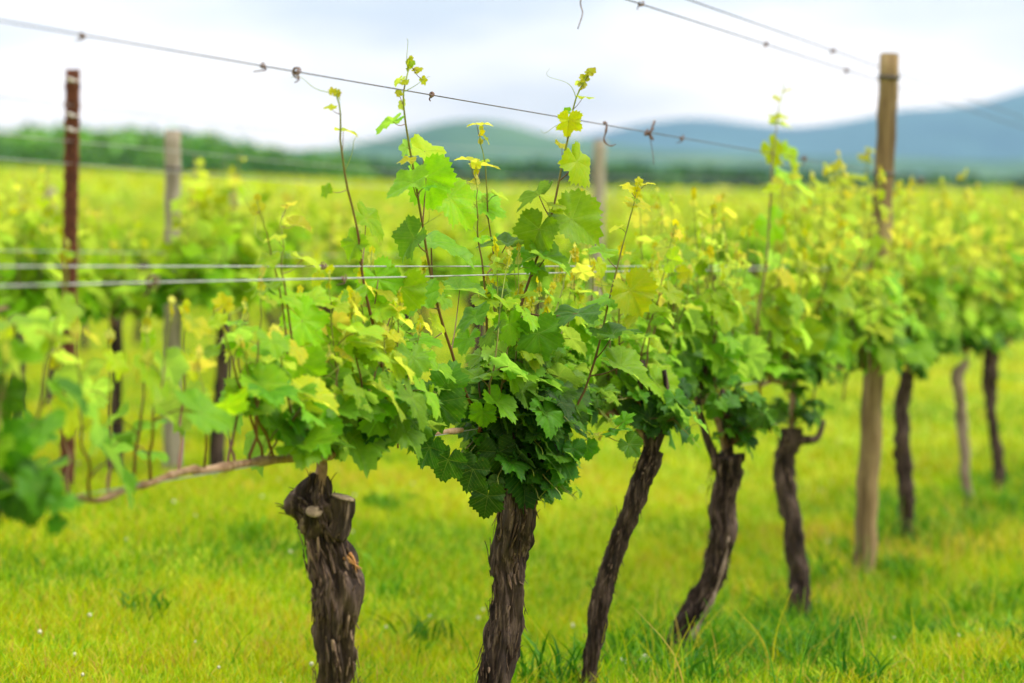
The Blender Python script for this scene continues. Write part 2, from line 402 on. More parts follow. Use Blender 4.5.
GV = 'grapevines of the front row'
def new_vine(px, label, Y=None):
    Y = Y or row_y(px); b = row_pt(C1, Y); b[2] = float(ground_z(b[0], b[1]))
    v = empty('grape_vine', b); tag(v, label, 'grapevine', GV)
    return v, b, Y
def build_vine(px, label, trunkpx, widths, rng, T, arms=((-.5, .5),), n_shoots=20, mat=None, flakes=60, shoot_len=(.38, .68), leaf=.075, density=1.0, ages=(.78, .05), arm_px=None, shoot_kw=None, sides=40, head=None):
    mat = mat or M_bark
    v, b, Y = new_vine(px, label)
    pts = [b + np.array([0, 0, -.04])]
    bx = at(trunkpx[0][0], trunkpx[0][1], Y)
    pts[0][0] = bx[0] if trunkpx[0][1] > 600 else pts[0][0]
    pts += [at(x, y, Y + rng.uniform(-.015, .015)) for x, y in trunkpx if at(x, y, Y)[2] > b[2]+.03]
    rad = [widths[0]*1.12*Y/FPX/2] + [w*.94*Y/FPX/2 for w in widths[-(len(pts)-1):]]
    mb, P, r = trunk_mesh(pts, rad, b, mat, rng, sides)
    nf = sum(len(f) for f in mb.F)
    if flakes: bark_flakes(mb, P, r, rng, flakes)
    tr = link(bpy.data.objects.new('trunk', mesh_np('trunk', np.concatenate(mb.V)-b, np.concatenate(mb.F), mat, True, None, M_flake, nf)), v)
    top = P[-1]
    # arms: woody spurs from the head to the fruiting wire, then canes along it
    span = arms[0]; bases = []
    for sgn, ln in ((-1, span[0]), (1, span[1])):
        if ln == 0: continue
        ln = abs(ln)
        zc = .80
        tq = np.dot(top[:2]-row_pt(C1, Y)[:2], DIRV[:2]); row0 = row_pt(C1, Y) + DIRV*tq
        e = [top-np.array([0, 0, .02]), np.array([top[0]*.7+row0[0]*.3, top[1]*.7+row0[1]*.3, max(.77, top[2]+.02)])]
        for q, f in enumerate((.2, .4, .6, .8, 1)):
            w = row0 + DIRV*sgn*ln*f; e.append(np.array([w[0], w[1], zc + rng.uniform(-.018, .018) + (.03 if q == 0 else 0)]) + OUT*rng.uniform(-.012, .012))
        cp = spline(e, 40)
        cr = np.linspace(.010, .005, 40)*(1+.28*np.abs(np.sin(np.linspace(0, 16, 40)+rng.uniform(0, 3)))**6)
        m = MB(); m.add(*tube(cp, cr, 10)); m.obj('cane', M_cane, v, b)
        bases.append(cp)
    for k in range(n_shoots):
        cp = bases[k % len(bases)]; i = rng.randint(6, 40)
        p = cp[i]; ln = rng.uniform(*shoot_len)
        lean = DIRV*rng.normal(0, .16) + OUT*rng.normal(.02, .20)
        path = [p, p + (lean*.8+[0, 0, .9])*ln*.33, p + (lean*.9+[0, 0, .95])*ln*.66 + rng.normal(0, .015, 3), p + (lean*.75+[0, 0, .95])*ln]
        make_shoot(path, rng.uniform(.0028, .0042), v, b, T, rng, leaf, density, ages[0], ages[1], tendrils=1 if rng.rand() < .3 else 0, **(shoot_kw or {}))
    for k in range(5 if n_shoots else 0):
        p = top + [0, 0, rng.uniform(-.03, .10)]; o = unit(OUT*rng.normal(.2, .7) + DIRV*rng.normal(0, .7)); ln = rng.uniform(.08, .22)
        if flakes and px != 968: make_shoot([p, p+o*ln*.5+[0, 0, .07], p+o*ln+[0, 0, .06]], .0026, v, b, T, rng, leaf*.85, 1.5, .82, .5, bias=.2, wild=1.1, tipl=False)
    for k in range(n_shoots//3):
        cp = bases[k % len(bases)]; p = cp[rng.randint(4, 34)]; o = unit(OUT*rng.normal(.3, .7) + DIRV*rng.normal(0, .6)); ln = rng.uniform(.12, .26)
        make_shoot([p, p+o*ln*.5+[0, 0, .05], p+o*ln+[0, 0, -.02]], .0026, v, b, T, rng, leaf*.9, 1.7, .85, .55, bias=.2, wild=1.1, tipl=False)
    return v, b, Y, tr, P, r

# V1: stout trunk with cut stubs --------------------------------------------------
rng = np.random.RandomState(101)
v1, b1, Y1, tr1, P1, r1 = build_vine(335, 'thick shaggy-barked grapevine with a sawn-off knobbly head and a long cane reaching left',
    [(337, 760), (336, 690), (335, 640), (335, 602), (333, 565), (322, 528), (316, 502)], [46, 44, 42, 42, 47, 51, 42, 36], rng, T_HI,
    arms=((0, 0),), n_shoots=0, flakes=300, sides=72)
def px_path(pts, dz=0.0, Y=None): return [at(x, y, (row_y(x) if Y is None else Y)+dz) for x, y in pts]
hm = MB()
for pts, w in (([(320, 526), (310, 514), (300, 504), (291, 499), (287, 496)], [32, 33, 32, 27, 12]), ([(318, 514), (315, 497), (318, 484), (320, 474)], [36, 32, 24, 14])):
    m, P_, r_ = trunk_mesh(px_path(pts, Y=Y1), [x*Y1/FPX/2 for x in w], b1, M_bark, rng, 36, 26, 1.1); hm.add(np.concatenate(m.V), m.F[0]); bark_flakes(hm, P_, r_, rng, 26)
hd = hm.obj('trunk_head', M_bark, v1, b1)
for (a, c, w0, w1, nm) in (((333, 536), (343, 498), 26, 25, 'round'), ((313, 530), (314, 512), 26, 17, 'small')):
    p, q = at(*a, Y1-.012), at(*c, Y1-.045 if nm == 'small' else Y1-.02)
    m, P_, r_ = trunk_mesh([p, (p+q)/2+np.array([.004, 0, 0]), q], [w0*Y1/FPX/2, w0*.85*Y1/FPX/2, w1*Y1/FPX/2], b1, M_bark, rng, 36, 26, .9)
    st = m.obj('pruning_stub', M_bark, v1, b1)
    d = unit(q-p); cm = MB(); cm.add(*tube([q+d*.001, q+d*.004], [r_[-1]*1.0, r_[-1]*.93], 28)); cm.obj('cut_face', M_cut, st, b1)
wp = px_path([(347, 556), (353, 562), (359, 570)], -.028, Y1); wm = MB()
for q in range(4):
    jw = rng.normal(0, .003, 3); wm.add(*tube(spline([wp[0]+jw, wp[1]+jw*.5, wp[2]-jw], 8), np.linspace(.0045, .001, 8), 6))
bark_flakes(wm, spline(wp, 12), np.full(12, .006), rng, 6); wm.obj('torn_bark', M_wound, v1, b1)
arm = px_path([(318, 500), (319, 482), (322, 468), (321, 456)], Y=Y1)
am = MB(); am.add(*tube(spline(arm, 14), np.linspace(.017, .011, 14), 12)); am.obj('spur', M_cane, v1, b1)
cl = px_path([(321, 458), (300, 458), (262, 461), (236, 465), (205, 470), (190, 470)])
cl += px_path([(172, 475), (150, 483), (128, 489), (100, 500), (82, 499), (60, 501)])
cpl = spline(cl, 90); m = MB(); m.add(*tube(cpl, np.linspace(.0098, .0048, 90)*(1+.35*np.abs(np.sin(np.linspace(0, 26, 90)))**8), 10)); m.obj('cane', M_cane, v1, b1)
cr_ = spline(px_path([(321, 458), (338, 452), (362, 446), (392, 440), (430, 434), (462, 430)]), 50); m = MB(); m.add(*tube(cr_, np.linspace(.010, .006, 50)*(1+.35*np.abs(np.sin(np.linspace(0, 15, 50)))**8), 10)); m.obj('cane', M_cane, v1, b1)
# hand-laid shoots of V1
make_shoot(px_path([(385, 442), (380, 360), (362, 270), (350, 200), (341, 140), (337, 100), (336, 88)]), .0042, v1, b1, T_HI, rng, leaves=False, tendrils=3,
    hand=[(349, 131, 24, -5, 55, .15, 0), (328, 108, 14, 170, 40, .12, 0), (332, 90, 9, 100, 10, .1, 0), (338, 92, 9, 70, 10, .1, 0), (324, 192, 17, 215, 20, .4, .02), (374, 225, 44, -40, 25, .36, .05), (352, 250, 34, -120, 30, .45, .04), (384, 290, 50, -60, 25, .45, 0), (345, 300, 40, 200, 40, .4, 0), (398, 300, 56, -100, 20, .42, -.04)])
make_shoot(px_path([(262, 458), (252, 425), (236, 375), (222, 330), (217, 308)]), .0036, v1, b1, T_HI, rng, leaves=False, tendrils=1,
    hand=[(222, 300, 22, 100, 40, .1, 0), (208, 354, 24, 200, 20, .45, 0), (248, 330, 40, 20, 45, .35, 0), (212, 325, 30, 190, 40, .25, 0), (262, 390, 44, -30, 30, .45, -.04), (228, 420, 40, 210, 40, .5, 0), (270, 430, 30, -80, 20, .6, 0)])
make_shoot(px_path([(300, 455), (292, 400), (285, 330), (272, 260), (262, 220), (258, 198)]), .0034, v1, b1, T_HI, rng, leaves=False, tendrils=2,
    hand=[(258, 196, 8, 80, 20, .1, 0), (262, 206, 10, 20, 20, .1, 0), (252, 210, 10, 150, 20, .15, 0), (290, 300, 40, -20, 50, .35, -.03), (262, 290, 34, 200, 50, .4, .02), (310, 330, 52, -50, 25, .38, -.05), (266, 345, 42, 190, 45, .42, 0), (300, 375, 50, -90, 20, .45, -.06)])
make_shoot(px_path([(314, 455), (300, 380), (285, 300), (283, 250), (283, 212)]), .0034, v1, b1, T_HI, rng, leaves=False, tendrils=1,
    hand=[(291, 203, 18, 20, 50, .08, 0), (302, 226, 28, -10, 40, .12, 0), (272, 238, 22, 180, 40, .15, 0), (310, 262, 34, -20, 40, .3, 0), (262, 262, 30, 190, 30, .3, .03), (338, 354, 62, -60, 20, .36, -.08), (322, 300, 46, 10, 45, .3, -.05), (298, 415, 40, -110, 20, .55, 0)])
for (bx, by, tx, ty, dz) in ((90, 499, 75, 322, -.10), (130, 489, 150, 310, -.05), (150, 483, 172, 300, -.12), (178, 474, 185, 305, .06), (110, 496, 110, 335, .1), (205, 470, 200, 350, -.12), (228, 466, 245, 300, .08), (250, 462, 262, 270, -.08),
        (290, 459, 300, 290, .1), (335, 454, 330, 270, -.1), (350, 449, 372, 250, .1), (365, 446, 350, 290, -.14), (395, 440, 400, 290, -.1), (380, 443, 385, 330, -.15), (325, 458, 345, 330, -.16), (410, 438, 425, 260, .1), (70, 500, 55, 345, .05), (345, 450, 310, 330, .14), (300, 457, 275, 330, -.1), (312, 456, 320, 320, .08), (275, 461, 240, 340, -.05), (338, 452, 350, 300, -.05), (360, 446, 395, 300, -.1), (400, 439, 420, 320, -.14), (235, 466, 225, 330, .1), (285, 460, 330, 350, -.15), (370, 444, 360, 270, .05)):
    sp_ = 1.2 if bx > 290 else .72
    make_shoot(px_path([(bx, by), (bx*.7+tx*.3+rng.uniform(-6, 6), by*.68+ty*.32), (bx*.3+tx*.7, by*.33+ty*.67), (tx, ty)], 0)[:1] + px_path([(bx*.7+tx*.3+rng.uniform(-6, 6), by*.68+ty*.32), (bx*.3+tx*.7, by*.33+ty*.67), (tx, ty)], dz),
        rng.uniform(.003, .004), v1, b1, T_HI, rng, .082, sp_, .62 if bx > 280 else .7, .08, tendrils=1 if rng.rand() < .4 else 0, bias=.25, skip_base=.05 if bx > 270 else .11)

for bx in (268, 286, 304, 318, 336, 352, 366, 382, 398, 414):
    p = at(bx, 448 if bx > 320 else 458, row_y(bx)); q = p + OUT*rng.uniform(.02, .12) + DIRV*rng.normal(0, .05) + [0, 0, rng.uniform(.07, .15)]
    make_shoot([p, (p+q)/2+[0, 0, .02], q], .0024, v1, b1, T_HI, rng, .068, 1.9, .70, .42, bias=.25, tipl=False)
# V2: in focus, leafy from the head down -------------------------------------------
rng = np.random.RandomState(202)
v2, b2, Y2, tr2, P2, r2 = build_vine(492, 'sharp dark-leaved grapevine with a bushy skirt of leaves hiding the top of its trunk',
    [(480, 722), (494, 683), (501, 640), (508, 592), (507, 556), (513, 525), (518, 500), (517, 460), (513, 430)], [38, 36, 36, 37, 34, 36, 37, 39, 36, 34], rng, T_HI, arms=((0, .32),), n_shoots=14, flakes=280, sides=72,
    shoot_len=(.20, .40), density=1.1, ages=(.74, .32), leaf=.08)
HAND2 = [
 (px_path([(500, 440), (470, 400), (455, 365), (440, 310), (425, 240), (412, 170), (403, 110), (405, 78), (411, 58)]), .0050, 4,
  [(386, 125, 32, 205, 62, .5, 0), (435, 157, 50, -28, 30, .22, 0), (404, 160, 20, 180, 40, .08, 0), (402, 188, 50, 205, 35, .42, -.02), (430, 190, 54, -70, 25, .42, -.03), (460, 208, 62, -45, 15, .36, .03), (448, 246, 74, -12, 52, .5, -.04), (408, 246, 44, -130, 25, .6, .03), (419, 69, 12, 30, 20, .12, 0), (403, 82, 11, 190, 20, .15, 0), (424, 82, 10, -60, 20, .15, 0), (398, 92, 9, 120, 20, .12, 0), (426, 340, 42, 5, 40, .5, -.05), (450, 376, 46, 75, 15, .7, -.08), (437, 414, 52, -95, 15, .78, -.12), (412, 300, 50, 200, 40, .5, 0), (470, 290, 44, 0, 50, .55, 0)]),
 (px_path([(505, 430), (492, 360), (486, 300), (479, 240), (476, 200), (476, 172)]), .0040, 2,
  [(464, 159, 24, 165, 50, .10, 0), (488, 165, 30, 4, 62, .08, 0), (476, 162, 12, 90, 20, .1, 0), (495, 245, 50, 180, 55, .62, .02), (502, 300, 44, -30, 40, .62, -.03), (466, 320, 42, 200, 35, .6, -.04), (492, 379, 44, 8, 35, .62, -.10), (483, 418, 28, -90, 20, .5, -.12)]),
 (px_path([(500, 430), (498, 330), (492, 240), (485, 170), (481, 128)], .12), .0032, 0, [(473, 124, 16, 175, 60, .12, .12), (487, 124, 17, 5, 60, .1, .12), (492, 210, 40, -20, 30, .4, .12)]),
 (px_path([(512, 430), (508, 370), (515, 325), (530, 280), (548, 230), (560, 180), (570, 130), (578, 95), (586, 76)], Y=6.72), .0050, 3,
  [(583, 77, 11, 120, 20, .12, 6.72), (592, 70, 12, 40, 20, .12, 6.72), (588, 97, 19, -5, 45, .18, 6.72), (568, 127, 28, -95, 40, .14, 6.70), (582, 171, 46, -62, 28, .28, 6.69), (566, 150, 22, -30, 35, .1, 6.75), (530, 201, 46, 212, 62, .6, 6.72), (535, 238, 44, -115, 20, .5, 6.70), (583, 227, 58, -35, 15, .4, 6.74), (522, 262, 46, 200, 40, .55, 6.72), (556, 262, 50, -20, 50, .5, 6.69), (563, 315, 62, 185, 55, .75, 6.67), (540, 345, 50, -80, 20, .62, 6.62), (527, 398, 38, -50, 20, .6, 6.58)]),
 (px_path([(528, 440), (560, 425), (585, 390), (603, 330), (618, 270), (630, 210), (637, 186)], Y=6.82), .0040, 2,
  [(626, 186, 16, 150, 30, .06, 6.82), (650, 183, 14, 10, 40, .06, 6.82), (639, 180, 10, 90, 10, .1, 6.82), (641, 204, 28, -10, 40, .08, 6.84), (636, 300, 48, -58, 18, .24, 6.80), (624, 333, 52, 12, 50, .72, 6.77), (632, 372, 54, -25, 35, .4, 6.78), (600, 300, 40, 190, 40, .45, 6.82), (596, 250, 34, 160, 40, .35, 6.84)]),
 (px_path([(530, 452), (560, 452), (580, 442), (606, 434)], Y=6.72), .0030, 0, [(620, 430, 30, 25, 55, .7, 6.70), (633, 449, 27, -50, 30, .7, 6.70), (628, 418, 22, 40, 40, .6, 6.70), (588, 452, 24, -80, 20, .7, 6.70)]),
]
for pth, r0, tn, hand in HAND2:
    make_shoot(pth, r0, v2, b2, T_HI, rng, .050, .55, .62, .12, skip_base=.30, tendrils=tn, hand=hand)
# filler shoots and the basal skirt
for k in range(23):
    bx = rng.uniform(478, 548); tx = bx + rng.uniform(-70, 80); dz = rng.uniform(-.22, .15)
    ty = rng.uniform(285, 360) if k % 2 else rng.uniform(222, 290)
    pts = [(bx, 432), (bx*.6+tx*.4, 380), (tx, ty)]
    make_shoot([px_path([pts[0]])[0]] + px_path(pts[1:], dz), .0036, v2, b2, T_HI, rng, .094, 1.0, .70, .26, tendrils=0, bias=.35)
for k in range(30):
    a = rng.uniform(0, 6.28); st_ = at(512, rng.uniform(415, 492), Y2); ln = rng.uniform(.08, .19)
    o = unit(OUT*math.sin(a)+DIRV*math.cos(a)*.9+OUT*.25)
    make_shoot([st_, st_+o*ln*.5+[0, 0, .02], st_+o*ln+[0, 0, -.05]], .0028, v2, b2, T_HI, rng, .086, 1.5, .90, .60, bias=.4, wild=1.1, tipl=False)
make_shoot(px_path([(517, 470), (522, 474), (527, 476)], -.14), .0025, v2, b2, T_HI, rng, leaves=False, hand=[(527, 482, 38, -95, 12, .58, -.17), (486, 505, 40, -100, 10, .9, -.10), (445, 468, 40, -110, 15, .9, -.05), (560, 478, 38, -70, 12, .88, -.1), (470, 478, 40, -110, 10, .92, -.12), (500, 462, 44, -80, 15, .9, -.15), (545, 455, 44, -60, 15, .85, -.14), (425, 455, 40, -120, 15, .88, -.05), (548, 492, 30, -85, 10, .9, -.05)])

# the remaining vines of the front row ---------------------------------------------
VS = [
 (585, 'slender grapevine leaning right with a forked top, next behind the bushy dark one', [(588, 683), (597, 625), (606, 578), (624, 527), (641, 482), (653, 450)], [19, 19, 20, 19, 20, 22, 22], M_bark, 180, 20, (.42, .45), T_HI),
 (675, 'grapevine with an s-curved trunk that is thick at the top and streaked pale low down', [(676, 650), (690, 618), (714, 572), (721, 532), (724, 490), (727, 455)], [24, 22, 24, 26, 26, 29, 34], M_bark, 160, 25, (.5, .62), T_HI),
 (800, 'straight dark grapevine trunk with a short side arm, left of the tall wooden post', [(799, 604), (797, 570), (791, 522), (785, 472), (790, 428)], [22, 25, 22, 21, 23, 26], M_bark, 60, 32, (.6, .95), T_MID),
 (908, 'dark knobbly grapevine trunk just right of the tall wooden post', [(908, 538), (907, 500), (903, 452), (901, 412), (909, 372)], [18, 18, 17, 17, 18, 12], M_bark, 40, 32, (.85, .55), T_MID),
 (968, 'thin pale grey grapevine trunk that ends in a bare bent top', [(968, 512), (966, 470), (961, 410), (958, 378), (967, 362)], [9, 10, 10, 12, 15, 9], M_bark_grey, 16, 14, (.4, .4), T_MID),
 (998, 'dark grapevine trunk with a swollen foot, near the right edge', [(999, 486), (998, 455), (991, 408), (990, 345)], [20, 13, 12, 13, 17], M_bark, 30, 22, (.5, .5), T_MID),
 (1038, 'grapevine at the right edge of which only blurred leaves show', [(1038, 462), (1038, 440), (1041, 390), (1043, 340)], [13, 11, 11, 12, 14], M_bark, 0, 20, (.5, .5), T_MID),
]
for idx, (px, lab, tp, wd, mt, fl, ns, ar, T) in enumerate(VS):
    rng = np.random.RandomState(300+idx)
    v, b, Y, tr, P, r = build_vine(px, lab, tp, wd, rng, T, arms=(ar,), n_shoots=ns, mat=mt, flakes=fl, density=1.0, ages=(.58, .14) if px < 700 else (.48, .12), leaf={585: .080, 675: .084}.get(px, .088), shoot_len={585: (.30, .60), 675: (.40, .74)}.get(px, (.50, .92)), sides=44 if T is T_HI else 24, shoot_kw={'bias': .15})
    if px == 585:
        m = MB(); m.add(*tube(spline(px_path([(652, 455), (646, 425), (640, 395), (643, 360)], Y=Y), 14), np.linspace(.016, .008, 14), 10)); m.add(*tube(spline(px_path([(653, 455), (664, 425), (668, 400), (664, 370)], Y=Y), 14), np.linspace(.013, .007, 14), 10)); m.obj('spur', M_bark, v, b)
    if px == 675:
        m = MB(); m.add(*tube(spline(px_path([(715, 458), (706, 435), (698, 398), (708, 362)], Y=Y), 14), np.linspace(.016, .008, 14), 10)); m.add(*tube(spline(px_path([(727, 462), (728, 430), (722, 390)], Y=Y), 12), np.linspace(.022, .008, 12), 10)); m.obj('spur', M_bark, v, b)
        m = MB(); bw = spline(px_path([(729, 535), (726, 555), (717, 588), (703, 618), (688, 642)], Y=Y-.030), 26); bark_flakes(m, bw, np.full(26, .012), rng, 30); m.add(*tube(bw, np.linspace(.004, .010, 26)*(1+.35*np.sin(np.arange(26)*.9)), 8)); m.obj('sunlit_strip', M_bark_pale, v, b)  # added pale strip: highlight on the trunk's right edge, built as shape and colour
        # tall blurred shoot that stands above the others
        make_shoot(px_path([(760, 400), (757, 320), (768, 250), (770, 190), (775, 140), (782, 100), (785, 72)]), .0045, v, b, T_HI, rng, leaves=False, tendrils=1,
            hand=[(790, 90, 13, 20, 50, .1, 0), (783, 124, 24, -5, 60, .2, 0), (775, 155, 32, -60, 20, .25, 0), (792, 160, 30, -40, 30, .3, 0), (769, 190, 18, 170, 30, .2, 0), (782, 118, 20, 10, 40, .15, 0), (800, 185, 46, -20, 45, .35, 0), (775, 232, 40, -60, 20, .4, 0), (775, 97, 10, 150, 30, .1, 0)])
    if px == 800:
        for k in range(10):
            q = row_pt(C1, rng.uniform(10.2, 11.0), .80, rng.uniform(.07, .18)); ln = rng.uniform(.30, .72); ln2 = rng.normal(0, .1)
            make_shoot([q, q+[ln2*.3, 0, ln*.5], q+[ln2, 0, ln]], .0034, v, b, T_MID, rng, .085, 1.1, .5, .12, bias=.3)
        m = MB(); m.add(*tube(spline(px_path([(790, 445), (802, 440), (817, 438), (824, 420)], Y=Y), 12), np.linspace(.024, .009, 12), 10)); m.obj('spur', M_bark, v, b)
        for tx, ty, hand in ((868, 150, [(868, 160, 18, 0, 30, .15, 0), (872, 150, 12, 0, 40, .08, 0), (862, 178, 22, 0, 30, .2, 0)]), (838, 165, [(836, 165, 15, 40, 30, .1, 0), (840, 180, 22, 170, 20, .2, 0), (832, 196, 24, -10, 30, .2, 0)])):
            make_shoot(px_path([(tx-25, 400), (tx-8, 280), (tx, ty)]), .004, v, b, T_MID, rng, .06, .9, .6, .1, hand=hand)
for Y, lab in ((row_y(-123), 'grapevine at the left edge of which only large blurred leaves show'), (15.6, 'first grapevine of the front row beyond the right edge'), (16.7, 'second grapevine of the front row beyond the right edge')):
    rng = np.random.RandomState(int(Y*10)); px = 1454-FPX*C1/Y; b = row_pt(C1, Y); near = Y < 6
    def pz(z): q = row_pt(C1, Y, z); return ((q[0]/q[1])*FPX+512, 266+(EYE-z)/Y*FPX)
    build_vine(px, lab, [pz(.12), pz(.35), pz(.55), pz(.76)], [50*4/Y*x for x in (1, .95, .9, .85, 1)], rng, T_HI if near else T_MID, arms=((.5, .42 if near else .5),), n_shoots=15 if near else 22, flakes=0, density=.8, ages=(.62, .15), leaf=.08, shoot_len=(.3, .52), sides=24)
rng = np.random.RandomState(77)
vl = [o for o in bpy.data.objects if o.get('label', '').startswith('grapevine at the left edge')][0]
make_shoot(px_path([(-30, 505), (-10, 450), (5, 380), (12, 320)], -.22), .0036, vl, np.array(vl.location), T_HI, rng, leaves=False,
    hand=[(26, 322, 66, 10, 45, .42, -.22), (26, 500, 72, -60, 18, .8, -.25), (4, 404, 50, -100, 25, .78, -.2), (20, 360, 60, 20, 40, .45, -.2), (58, 345, 40, 40, 40, .3, -.1), (45, 430, 46, -30, 30, .6, -.15), (5, 455, 60, -80, 20, .7, -.2)])

# ------------------------------------------------------------------ posts
def lean_cyl(base, top, r, rng, sides=28, n=40):
    mb, P, rad = trunk_mesh([base-[0, 0, .15], base, (base+top)/2, top], [r*1.2, r*1.17, r*1.05, r*.95], base, None, rng, sides, n, .18)
    return mb, P, rad
def wooden_post(base, top, r, label, mat, group, hooks=(), seed=0):
    rng = np.random.RandomState(900+seed); p = empty('wooden_post', base); tag(p, label, 'post', group)
    mb, P, rad = lean_cyl(np.asarray(base), np.asarray(top), r, rng); mb.obj('shaft', mat, p, base)
    d = unit(np.asarray(top)-base)
    c = MB(); c.add(*tube([top-d*.002, top+d*.003], [r*.92, r*.86], 28)); c.obj('sawn_top', M_post_grey, p, base)
    for z in hooks:
        t = (z-base[2])/(top[2]-base[2]); q = base+(np.asarray(top)-base)*t
        m = MB(); V, F = tube([q-d*.007, q+d*.007], [r*1.10, r*1.10], 28); m.add(V, F); m.obj('wire_tie', M_wire_dull, p, base)
    return p
Yp = 10.9; pb = row_pt(C1, Yp); pb[2] = float(ground_z(pb[0], pb[1])); pt = at(890, 54, Yp)
wooden_post(pb, pt, .043, 'tall round wooden post leaning right in the front row', M_post, None, (2.03, 1.62), 1)
for k, (Y, lab) in enumerate(((3.0, 'wooden post of the front row beyond the left edge'), (18.6, 'wooden post of the front row beyond the right edge'), (26.0, 'farther wooden post of the front row beyond the right edge'))):
    b = row_pt(C1, Y); b[2] = float(ground_z(b[0], b[1])); wooden_post(b, b+[.02, 0, 2.1], .041, lab, M_post, None, (), 5+k)
C2 = 6.15
yb = 12.4; b = np.array([(172-512)/FPX*yb, yb, 0]); b[2] = float(ground_z(b[0], b[1]))
wooden_post(b, at(173, 131, yb), .042, 'grey wooden post behind the grape leaves, second post from the left', M_post_grey, None, (1.7,), 20)
yb = 17.6; b = np.array([(592-512)/FPX*yb, yb, 0]); b[2] = float(ground_z(b[0], b[1]))
wooden_post(b, at(600, 140, yb), .046, 'short-looking grey post behind the tall shoot in the middle of the picture', M_post_grey, None, (), 21)
# rusty metal post
ym = 11.4; b = np.array([(66-512)/FPX*ym, ym, 0]); b[2] = float(ground_z(b[0], b[1])); t_ = at(73, 69, ym)
mp = empty('metal_post', b); tag(mp, 'rust-brown steel trellis post with pale wire clips near its top', 'post')
d = unit(t_-b); side = unit(np.cross(d, [0, 1, 0])); fr = np.cross(side, d)
RM = np.stack([side, fr, d], 1); H = np.linalg.norm(t_-b)
m = MB()
for (cx, cy, hx, hy) in ((0, 0.018, .028, .003), (-.0265, 0.001, .0028, .0165), (.0265, 0.001, .0028, .0165)):
    m.add(*box(b + RM @ np.array([cx, cy, H/2-.1]), (hx, hy, H/2+.1), RM))
for k in range(22):     # rolled edges and lugs
    z = .12 + k*(H-.2)/21
    for s in (-1, 1): m.add(*box(b + RM @ np.array([s*.031, -.006, z]), (.0035, .006, .012), RM))
m.obj('shaft', M_rust, mp, b, smooth=False)
for z in (H-.05, H-.205, H-.27):
    m = MB(); m.add(*tube(spline([b+RM @ np.array(q) for q in ((-.03, -.02, z), (-.01, -.03, z-.006), (.012, -.028, z+.008), (.03, -.02, z+.002))], 10), .0035, 6)); m.add(*box(b+RM @ np.array([.004, -.021, z]), (.009, .004, .008), RM)); m.obj('wire_clip', M_hook, mp, b)

# ------------------------------------------------------------------ wires
def wire(label, pts, r, mat, group, bits=(), name='trellis_wire', n=60):
    P = spline(pts, n); o = P[0]
    m = MB(); m.add(*tube(P, r, 6)); w = m.obj(name, mat, None); tag(w, label, 'wire', group)
    for (px, kind, sz) in bits:
        Yb = row_y(px); i = int(np.argmin(np.abs(P[:, 1]-Yb))); p = P[i] + (P[min(i+1, n-1)]-P[i])*((Yb-P[i, 1])/(P[min(i+1, n-1), 1]-P[i, 1]+1e-9))
        rng = np.random.RandomState(int(px)+7); m = MB()
        if kind == 'knot':
            for q in range(5):
                u = np.linspace(0, 1, 16); a = u*rng.uniform(4, 9)+rng.uniform(0, 6); rr_ = sz*rng.uniform(.1, .7)*(.4+u)
                c = p + np.outer((u-.5)*sz*1.2, DIRV) + np.outer(np.cos(a)*rr_, OUT) + np.outer(np.sin(a)*rr_, [0, 0, 1])
                m.add(*tube(c, rng.uniform(.0010, .0019), 5))
            c = spline([p, p+[rng.uniform(-.01, .01), 0, -sz*1.0], p+[rng.uniform(-.02, .0), 0, -sz*1.5]], 8); m.add(*tube(c, np.linspace(.0025, .0012, 8), 5))
        elif kind == 'hook':
            k_ = sz/.07
            c = spline([p+[-.006, 0, .006], p+[.004, -.004, .004], p+[.002, -.006, -.02*k_], p+[-.004, -.004, -.045*k_], p+[.006, 0, -.062*k_], p+[.022*k_, 0, -.066*k_], p+[.034*k_, 0, -.060*k_]], 20)
            m.add(*tube(c, np.linspace(.0036, .0014, 20)*(1+.3*np.sin(np.arange(20)*1.3)), 6))
        elif kind == 'thread':
            for q in range(4):
                c = spline([p+rng.normal(0, .006, 3), p+rng.normal(0, .012, 3), p+rng.normal(0, .014, 3)+[.006, 0, -.012]], 8); m.add(*tube(c, rng.uniform(.0015, .0035), 5))
            c = spline([p, p+[.012, 0, -.05], p+[.018, 0, -.10]], 8); m.add(*tube(c, .0011, 5))
        elif kind == 'dangle':
            c = spline([p, p+[-.008, 0, -.05], p+[-.002, 0, -.08], p+[-.016, 0, -.125]], 16); m.add(*tube(c, np.linspace(.0022, .0014, 16), 5))
        m.obj('dried_tendril', M_dry, w)
    return w
def wpts(z0, C=C1, Y0=3.0, Y1=18.6, sag=.0, dz=0.0):
    return [row_pt(C, Y0+(Y1-Y0)*t, z0+dz*t - sag*4*t*(1-t)) for t in np.linspace(0, 1, 9)]
GW = 'wires of the front trellis'
wire('lone dark wire crossing the sky, hung with scraps of dry tendril', wpts(1.655, dz=-.03), .0015, M_wire_dull, GW,
     [(83, 'knot', .007), (263, 'knot', .008), (297, 'knot', .016), (432, 'knot', .010), (605, 'hook', .065), (648, 'thread', .03), (681, 'knot', .011), (803, 'knot', .016), (920, 'knot', .02)])
wire('upper of the two pale wires strung across the leaves', wpts(1.229), .0020, M_wire, GW, [(322, 'knot', .014), (505, 'knot', .006)])
wire('lower of the two pale wires strung across the leaves', [row_pt(C1-.05, 3.0, 1.185), row_pt(C1-.05, 4.5, 1.197), row_pt(C1-.04, 6.2, 1.205), row_pt(C1-.02, 8, 1.215), row_pt(C1, 10.9, 1.215), row_pt(C1, 18.6, 1.215)], .0021, M_wire, GW, [(125, 'knot', .018), (323, 'knot', .010), (392, 'knot', .010)])
wire('low wire that carries the woody canes', wpts(.812, C1-.004), .0013, M_wire, GW)
